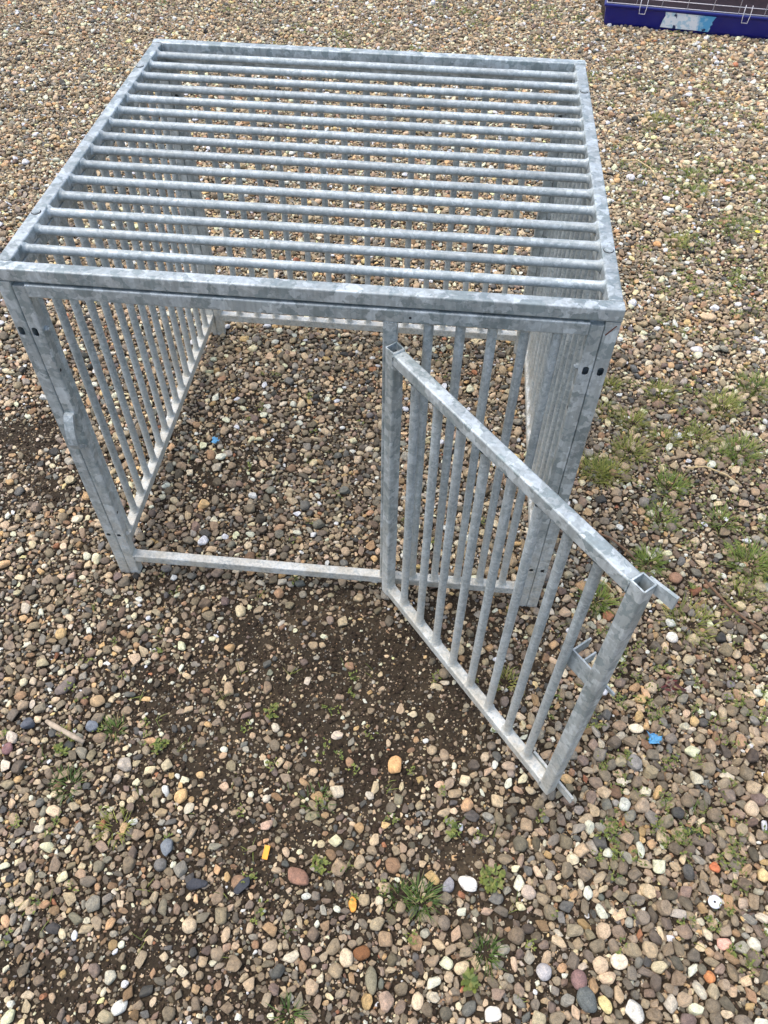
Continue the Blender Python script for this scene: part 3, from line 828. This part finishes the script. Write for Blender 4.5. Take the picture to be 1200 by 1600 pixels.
for y_ in (.006, Db - .006):
    for z_ in (Hb + .005, Hb + .035, Hb + .16, Hb + .30, Hb + .42): wire((.004, y_, z_), (Lb - .004, y_, z_))
    for k in range(9): wire((.03 + (Lb - .06) * k / 8, y_, Hb + .002), (.03 + (Lb - .06) * k / 8, y_, Hb + .42))
for x_ in (.006, Lb - .006):
    for z_ in (Hb + .005, Hb + .16, Hb + .42): wire((x_, .004, z_), (x_, Db - .004, z_))
    for k in range(6): wire((x_, .03 + (Db - .06) * k / 5, Hb + .002), (x_, .03 + (Db - .06) * k / 5, Hb + .42))
for k in range(9): wire((.03 + (Lb - .06) * k / 8, .006, Hb + .42), (.03 + (Lb - .06) * k / 8, Db - .006, Hb + .42))
for cx in (.20, .735):
    q = MB(); q.path([(cx - .017, -.006, Hb + .05), (cx - .018, -.010, Hb + .002), (cx - .016, -.010, Hb - .032), (cx + .014, -.010, Hb - .032), (cx + .018, -.010, Hb + .002), (cx + .017, -.006, Hb + .05)], .0021)
    link('wire_clip', q.mesh('wire_clip'), M_WIRE, pc)
m, nt, bs = mat('torn_sticker')
tc = nd(nt, 'ShaderNodeTexCoord'); sx = nd(nt, 'ShaderNodeSeparateXYZ'); nt.links.new(tc.outputs['Object'], sx.inputs[0])
n1 = nd(nt, 'ShaderNodeTexNoise', Scale=22.0, Detail=4.0); nt.links.new(tc.outputs['Object'], n1.inputs['Vector'])
n2 = nd(nt, 'ShaderNodeTexNoise', Scale=45.0, Detail=5.0); nt.links.new(tc.outputs['Object'], n2.inputs['Vector'])
rt_ = math_(nt, 'ADD', sx.outputs[0], math_(nt, 'MULTIPLY', n1.outputs['Fac'], .1))
f1 = ramp(nt, rt_, [(.545, 0), (.57, 1)])
c1 = mixc(nt, f1.outputs[0], lin(226, 228, 226), lin(86, 158, 196))
f2 = ramp(nt, n2.outputs['Fac'], [(.52, 0), (.6, 1)])
c2 = mixc(nt, math_(nt, 'MULTIPLY', f2.outputs[0], .7), c1, lin(150, 190, 205))
f3 = ramp(nt, n1.outputs['Fac'], [(.64, 0), (.67, 1)])
c3 = mixc(nt, f3.outputs[0], c2, lin(34, 50, 84))
nt.links.new(c3, bs.inputs['Base Color']); bs.inputs['Roughness'].default_value = .5
q = MB(); rs = random.Random(4)
poly = [(.312, .014), (.40, .012), (.50, .012), (.568, .010), (.574, .026), (.570, .038), (.580, .048), (.574, .058), (.588, .086), (.50, .087), (.41, .088), (.322, .089), (.326, .07), (.318, .05)]
vs = [(p[0], .0090 - .006 * (p[1] - .012) / .08 - .0014, p[1]) for p in poly] + [(p[0], .0090 - .006 * (p[1] - .012) / .08 + .0005, p[1]) for p in poly]
n_ = len(poly)
q.add(vs, [tuple(range(n_)), tuple(range(2 * n_ - 1, n_ - 1, -1))] + [(i, n_ + i, n_ + (i + 1) % n_, (i + 1) % n_) for i in range(n_)])
link('sticker', q.mesh('sticker'), m, pc)

# ------------------------------------------------------------------ plants
def leaf_material(name, c0, c1, tr=.3):
    m, nt, bs = mat(name)
    at = nd(nt, 'ShaderNodeAttribute', attribute_name='off')
    sx = nd(nt, 'ShaderNodeSeparateXYZ'); nt.links.new(at.outputs['Vector'], sx.inputs[0])
    f = math_(nt, 'ADD', math_(nt, 'MULTIPLY', sx.outputs[0], .055), .5, True)
    rp = ramp(nt, f, [(0, c0), (.72, c1), (.86, c1), (.93, lin(150, 132, 88)), (1, lin(168, 150, 108))])
    nt.links.new(rp.outputs[0], bs.inputs['Base Color'])
    bs.inputs['Roughness'].default_value = .55
    bs.inputs['Subsurface Weight'].default_value = 0
    td = nt.nodes.new('ShaderNodeBsdfTranslucent'); nt.links.new(rp.outputs[0], td.inputs[0])
    mx = nt.nodes.new('ShaderNodeMixShader'); mx.inputs[0].default_value = tr
    nt.links.new(bs.outputs[0], mx.inputs[1]); nt.links.new(td.outputs[0], mx.inputs[2])
    nt.links.new(mx.outputs[0], nt.nodes['Material Output'].inputs[0])
    return m
M_GRASS = leaf_material('grass_blade', lin(92, 108, 44), lin(166, 168, 84))
M_GRASS2 = leaf_material('grass_blade_fresh', lin(76, 104, 40), lin(142, 158, 72))
M_GRASS3 = leaf_material('grass_blade_dark', lin(54, 80, 34), lin(104, 126, 58))
M_CLOVER = leaf_material('weed_leaf', lin(74, 94, 38), lin(134, 142, 66))
M_RED = leaf_material('red_leaf', lin(70, 30, 30), lin(104, 50, 44))

def blade(b, rs, x, y, z, L, az, lean, wd):
    pts = []; d = lean
    p = Vector((x, y, z)); h = Vector((math.cos(az), math.sin(az), 0))
    seg = 4
    for k in range(seg + 1):
        pts.append(p.copy())
        p = p + (h * math.sin(d) + Vector((0, 0, 1)) * math.cos(d)) * L / seg
        d += rs.uniform(.08, .38)
    sd = Vector((-h.y, h.x, 0))
    vs, fs = [], []
    for k, q in enumerate(pts[:-1]):
        ww = wd * (1 - .6 * (k / seg) ** 1.5) / 2
        vs += [q - sd * ww, q + sd * ww]
    vs.append(pts[-1])
    for k in range(seg - 1): fs.append((2 * k, 2 * k + 1, 2 * k + 3, 2 * k + 2))
    fs.append((2 * seg - 2, 2 * seg - 1, 2 * seg))
    b.add(vs, fs, True)

def tuft_mesh(name, rs, n, r, L, m):
    b = MB()
    for _ in range(n):
        a = rs.uniform(0, 6.28); q = r * math.sqrt(rs.random())
        blade(b, rs, q * math.cos(a), q * math.sin(a), -.004, L * rs.uniform(.45, 1.1), a + rs.gauss(0, .7), rs.uniform(.1, .95), rs.uniform(.0012, .0025))
    me = b.mesh(name); me.materials.append(m)
    return me

TUFTS = [  # x, y, blades, radius, length, fresh, label
 (1.301, .847, 60, .022, .045, 0, 'small grass tuft against the right corner post below the slots'),
 (1.451, .813, 90, .036, .05, 0, 'yellow green grass tuft behind the brown flat oval stone'),
 (1.639, .776, 110, .042, .055, 0, 'wide sprawling yellow green grass tuft far right of the cage'),
 (1.754, .875, 110, .05, .055, 1, 'bright green grass tuft cut by the right edge of the view'),
 (1.350, .680, 80, .036, .05, 0, 'grass tuft between the corner post and the sprawling tufts'),
 (1.268, .722, 50, .03, .04, 0, 'thin straw coloured grass tuft close beside the right post'),
 (1.442, .623, 70, .036, .045, 0, 'sparse dry grass tuft right of the cage side'),
 (1.540, .633, 80, .04, .045, 0, 'low olive grass tuft near the right of the view'),
 (1.229, .468, 120, .036, .055, 0, 'dense yellow green tuft hugging the right post halfway down'),
 (1.272, .462, 110, .036, .05, 0, 'dense tuft joined to the one hugging the right post'),
 (1.333, .559, 110, .04, .055, 0, 'round grass tuft standing in bare earth right of the cage'),
 (1.430, .434, 90, .036, .05, 1, 'green grass tuft above the pale white stone pair'),
 (1.389, .314, 70, .034, .05, 1, 'upright thin tuft beside scattered white stones behind the door'),
 (1.652, .593, 130, .045, .06, 1, 'tall green grass tuft crossed by a dry stalk'),
 (1.584, .568, 60, .03, .035, 1, 'small moss green tuft left of the tall crossed tuft'),
 (1.605, .188, 130, .045, .06, 1, 'bright green spiky tuft at the right edge beside bare earth'),
 (1.343, .167, 90, .028, .05, 1, 'spiky tuft just behind the free end of the door'),
 (1.201, .038, 80, .028, .055, 1, 'grass tuft seen between the last door bar and door post'),
 (1.557, .327, 60, .034, .045, 1, 'grey green tuft in the bare earth at right'),
 (1.564, .081, 60, .04, .04, 0, 'sparse tuft at right below the spiky bright tuft'),
 (1.422, -.007, 80, .05, .055, 0, 'thin dry tuft right of the latch plate'),
 (1.766, 2.193, 80, .04, .05, 1, 'green tuft on far gravel beyond the roof corner'),
 (1.747, 2.070, 80, .04, .05, 1, 'green tuft just in front of another far right'),
 (1.869, 1.801, 90, .06, .05, 1, 'broad green tuft near the right edge by the far gravel'),
 (1.622, 1.688, 80, .04, .045, 0, 'olive tuft right of the single orange tan stone'),
 (1.666, 2.697, 90, .05, .05, 0, 'lone olive tuft on the far gravel right of the roof'),
 (.058, -.542, 90, .024, .055, 1, 'leafy grass tuft at lower left beside orange stones'),
 (.181, -.615, 70, .028, .055, 0, 'thin spreading tuft at lower left below the leafy one'),
 (.116, -.411, 60, .018, .045, 1, 'small upright tuft right of the pale stick'),
 (.809, -.691, 120, .024, .06, 1, 'lush green grass tuft left of the white triangular stone'),
 (.768, -.687, 60, .022, .045, 1, 'smaller tuft touching the lush green one'),
 (.936, -.771, 70, .022, .06, 1, 'thin tuft with one long blade among the lower gravel'),
 (.575, -.524, 45, .03, .05, 1, 'flat straggling grass on dark earth in front of the door'),
 (.975, -.208, 70, .022, .05, 0, 'olive tuft on earth seen through the door bars'),
 (1.370, -.484, 45, .03, .055, 1, 'grass blades lying over pebbles at lower right'),
 (.587, -.901, 40, .012, .06, 1, 'upright grass blades at the bottom edge'),
]
for k, (x, y, nb, r_, L_, fresh, lab) in enumerate(TUFTS):
    rs = random.Random(500 + k)
    o = link('grass_tuft', tuft_mesh('grass_tuft', rs, int(nb * (2.0 if y > -.15 else 1.0)), r_, L_ * (1.05 if y > -.15 else .72), (M_GRASS3 if y < -.15 else M_GRASS2) if fresh else M_GRASS), None, None, (x, y, gz(x, y) + .002))
    tag(o, lab, 'grass', group='grass tufts growing through the gravel')

# small leafy weeds and sprigs between the stones
def leaflet(b, rs, p, az, el, L):
    h = Vector((math.cos(az) * math.cos(el), math.sin(az) * math.cos(el), math.sin(el))); sd = Vector((-math.sin(az), math.cos(az), 0)); up = h.cross(sd) * -1
    q = p + h * L
    b.add([p, p + h * L * .35 + sd * L * .24 + up * L * .05, p + h * L * .75 + sd * L * .2 + up * L * .04, q, p + h * L * .75 - sd * L * .2 + up * L * .04, p + h * L * .35 - sd * L * .24 + up * L * .05, p + h * L * .5],
          [(0, 6, 1), (1, 6, 2), (2, 6, 3), (3, 6, 4), (4, 6, 5), (5, 6, 0)], True)
def sprig(b, rs, x, y, n, r, L):
    off_ = None
    for _ in range(n):
        a = rs.uniform(0, 6.28); q = r * math.sqrt(rs.random())
        px, py = x + q * math.cos(a), y + q * math.sin(a)
        p = Vector((px, py, gz(px, py) + rs.uniform(.006, .018)))
        for j in range(3): leaflet(b, rs, p, rs.uniform(0, 6.28), rs.uniform(0, .7), L * rs.uniform(.7, 1.3))
weeds = MB(); rs = random.Random(77)
WREG = [(1.15, 1.6, -.75, -.05, 120, 12, .016, .006), (1.35, 1.75, .0, .9, 70, 12, .018, .007), (.4, 1.1, -.8, -.2, 34, 9, .014, .006), (-.15, .35, -.85, -.2, 26, 9, .013, .006),
        (1.45, 2.15, 1.1, 2.3, 110, 16, .03, .009), (1.3, 2.2, 2.2, 3.2, 45, 16, .035, .010), (-1.0, 2.2, 3.0, 4.3, 60, 22, .06, .012), (.2, 1.0, .0, .9, 24, 8, .014, .006)]
for x0, x1, y0, y1, n_, k_, r_, L_ in WREG:
    for _ in range(n_):
        x, y = rs.uniform(x0, x1), rs.uniform(y0, y1)
        if y > 2.9 and x < -.6 and rs.random() < .7: continue
        sprig(weeds, rs, x, y, rs.randint(k_ // 2, k_), r_, L_)
for x, y, n_, r_, L_ in ((.607, -.647, 26, .016, .008), (.946, -.639, 34, .026, .011), (.453, -.337, 22, .018, .007), (.227, -.441, 26, .016, .008), (.907, -.818, 14, .010, .013),
                         (.02, -.47, 14, .012, .009), (.86, -.55, 20, .02, .008), (1.18, -.52, 22, .02, .008)):
    sprig(weeds, rs, x, y, n_, r_, L_)
for _ in range(150):
    x, y = rs.uniform(-.2, 1.6), rs.uniform(-.85, .5)
    if _ > 69: x, y = rs.uniform(1.4, 2.1), rs.uniform(.9, 2.4)
    for j in range(rs.randint(2, 6) if _ < 70 else rs.randint(6, 14)): blade(weeds, rs, x + rs.gauss(0, .006), y + rs.gauss(0, .006), gz(x, y), rs.uniform(.015, .04), rs.uniform(0, 6.28), rs.uniform(.2, 1.1), .0016)
o = link('weeds', weeds.mesh('weeds'), M_CLOVER)
tag(o, 'tiny green weeds and moss sprigs scattered between the pebbles', 'weeds', kind='stuff')
b = MB(); rs = random.Random(5)
for _ in range(16):
    p = Vector((1.344 + rs.gauss(0, .012), -.191 + rs.gauss(0, .007), gz(1.344, -.191) + rs.uniform(.008, .02)))
    leaflet(b, rs, p, rs.uniform(0, 6.28), rs.uniform(0, .5), rs.uniform(.010, .018))
tag(link('red_weed', b.mesh('red_weed'), M_RED), 'small dark red leafed weed right of the door post', 'weed')

# yellow flower near the right edge
b = MB(); M_YEL = plain('yellow_petal', lin(232, 205, 40), .6)
fx, fy = 1.915, 1.730
for k in range(9): leaflet(b, rs, Vector((fx, fy, gz(fx, fy) + .045)), k * .7, .2, .011)
fl_ = link('yellow_flower', b.mesh('petals'), M_YEL); tag(fl_, 'tiny yellow flower in the grass near the right edge', 'flower')
q = MB(); q.path([(fx, fy, gz(fx, fy) - .002), (fx + .002, fy, gz(fx, fy) + .025), (fx, fy, gz(fx, fy) + .045)], .0012); link('stalk', q.mesh('stalk'), M_GRASS2, fl_)

# ------------------------------------------------------------------ litter, sticks and odd pieces
def twig(name, pts, r, m, lab, cat, taper=None):
    q = MB(); q.path([(x, y, gz(x, y) + dz) for x, y, dz in pts], r, 7, taper)
    tag(link(name, q.mesh(name), m), lab, cat)
M_STICK = plain('weathered_wood', lin(172, 156, 134), .85, 0, 90, .3, .3, .001)
M_TWIG = plain('brown_twig', lin(112, 86, 64), .85, 0, 120, .3)
M_STRAW = plain('straw', lin(190, 168, 124), .8)
twig('stick', [(-.033, -.414, .017), (-.012, -.424, .019), (.012, -.433, .018), (.04, -.444, .019), (.064, -.452, .017)], .0058, M_STICK, 'pale weathered stick lying on gravel at the left', 'stick', [.7, 1.1, .9, 1.05, .8])
twig('twig', [(1.205, .245, .02), (1.245, .225, .022), (1.283, .192, .02), (1.306, .163, .018)], .0028, M_TWIG, 'thin brown twig lying behind the open door', 'twig')
twig('twig', [(1.47, .115, .02), (1.515, .043, .024), (1.545, .012, .022), (1.585, -.02, .018)], .0032, M_TWIG, 'reddish brown twig at the right edge beside the sparse tuft', 'twig')
twig('straw_stalk', [(1.485, .500, .02), (1.53, .502, .03), (1.587, .478, .028), (1.625, .452, .018)], .0022, M_STRAW, 'dry straw stalk crossing the grass right of the cage', 'straw')
twig('straw_stalk', [(1.47, 2.28, .02), (1.53, 2.27, .03), (1.58, 2.22, .028), (1.60, 2.15, .018)], .0026, M_STRAW, 'curved dry stalk on far gravel beside the pale disc stone', 'straw')
twig('straw_stalk', [(1.19, .10, .018), (1.22, .085, .02), (1.245, .055, .017)], .0018, M_STRAW, 'short bent stalk on earth behind the door post', 'straw')

def crumple(name, loc, size, m, lab, cat, seed):
    rs = random.Random(seed); q = MB(); vs, fs = [], []
    n = 9; o = Vector((rs.uniform(0, 9), rs.uniform(0, 9), 0))
    for j in range(n):
        for i in range(n):
            x, y = (i / (n - 1) - .5) * size[0], (j / (n - 1) - .5) * size[1]
            p = Vector((x * 120, y * 120, 0)) + o
            vs.append((x + .3 * size[0] * mnoise.noise(p), y + .3 * size[1] * mnoise.noise(p + Vector((5, 5, 5))), .012 + .010 * mnoise.noise(p * .9 + Vector((9, 0, 0)))))
    for j in range(n - 1):
        for i in range(n - 1):
            if (i, j) in ((0, 0), (1, 0), (0, 1), (7, 7), (6, 7), (7, 6), (7, 0), (7, 1)): continue
            fs.append((j * n + i, j * n + i + 1, (j + 1) * n + i + 1, (j + 1) * n + i))
    q.add(vs, fs, False)
    ob = link(name, q.mesh(name), m, None, (loc[0], loc[1], gz(*loc) + .008))
    md = ob.modifiers.new('skin', 'SOLIDIFY'); md.thickness = .0006
    tag(ob, lab, cat)
M_BLUEP = plain('blue_film', lin(92, 154, 190), .5, 0, 200, .35)
crumple('plastic_scrap', (1.293, -.322), (.028, .022), M_BLUEP, 'crumpled light blue plastic scrap right of the open door', 'litter', 1)
crumple('plastic_scrap', (.138, .463), (.022, .02), M_BLUEP, 'small blue plastic scrap on the gravel inside the cage', 'litter', 2)
q = MB(); q.prism(rounded(-.0055, .0055, -.013, .013, .0012), 2, 0, .004)
o = link('plastic_chip', q.mesh('plastic_chip'), plain('orange_plastic', lin(238, 158, 34), .45, 0, 150, .15), None, (.497, -.636, gz(.497, -.636) + .011)); o.rotation_euler = (.06, .1, R(-4))
tag(o, 'small orange yellow plastic chip on dark earth', 'litter')
for (x, y, a, b_, t, lab) in ((.461, -.699, .011, .020, -35, 'black flat sliver of slate left of the large reddish brown stone'), (.374, -.705, .021, .011, 15, 'long dark slate piece at lower left of the earth patch')):
    o = link('stone', rock_mesh('stone', int(x * 1000), 3, (a, b_, .006), .9, .05, M_STONE), None, None, (x, y, gz(x, y) + .008)); o.rotation_euler = (0, .1, R(t)); o.color = (*lin(62, 64, 68), 1)
    tag(o, lab, 'stone')
# the white disc with a small hole
q = MB(); n_ = 24; vs, fs = [], []
prof = [(.0022, .001), (.0026, .005), (.005, .0072), (.009, .0064), (.0122, .003), (.0115, -.001), (.006, -.003), (.0022, -.002)]
for r_, z_ in prof:
    for i in range(n_):
        a_ = 2 * math.pi * i / n_; k_ = 1 + .06 * math.sin(a_ * 2 + 1) + .03 * math.sin(a_ * 3)
        vs.append((r_ * math.cos(a_) * k_, r_ * math.sin(a_), z_))
m_ = len(prof)
fs = [(k * n_ + i, k * n_ + (i + 1) % n_, ((k + 1) % m_) * n_ + (i + 1) % n_, ((k + 1) % m_) * n_ + i) for k in range(m_) for i in range(n_)]
q.add(vs, fs, True)
o = link('stone', q.mesh('stone'), plain('chalk_white', lin(226, 226, 226), .7, 0, 120, .08), None, (RING[0], RING[1], gz(RING[0], RING[1]) + .012)); o.rotation_euler = (.12, -.1, 0)
tag(o, 'white disc shaped stone with a small hole in its middle', 'stone')
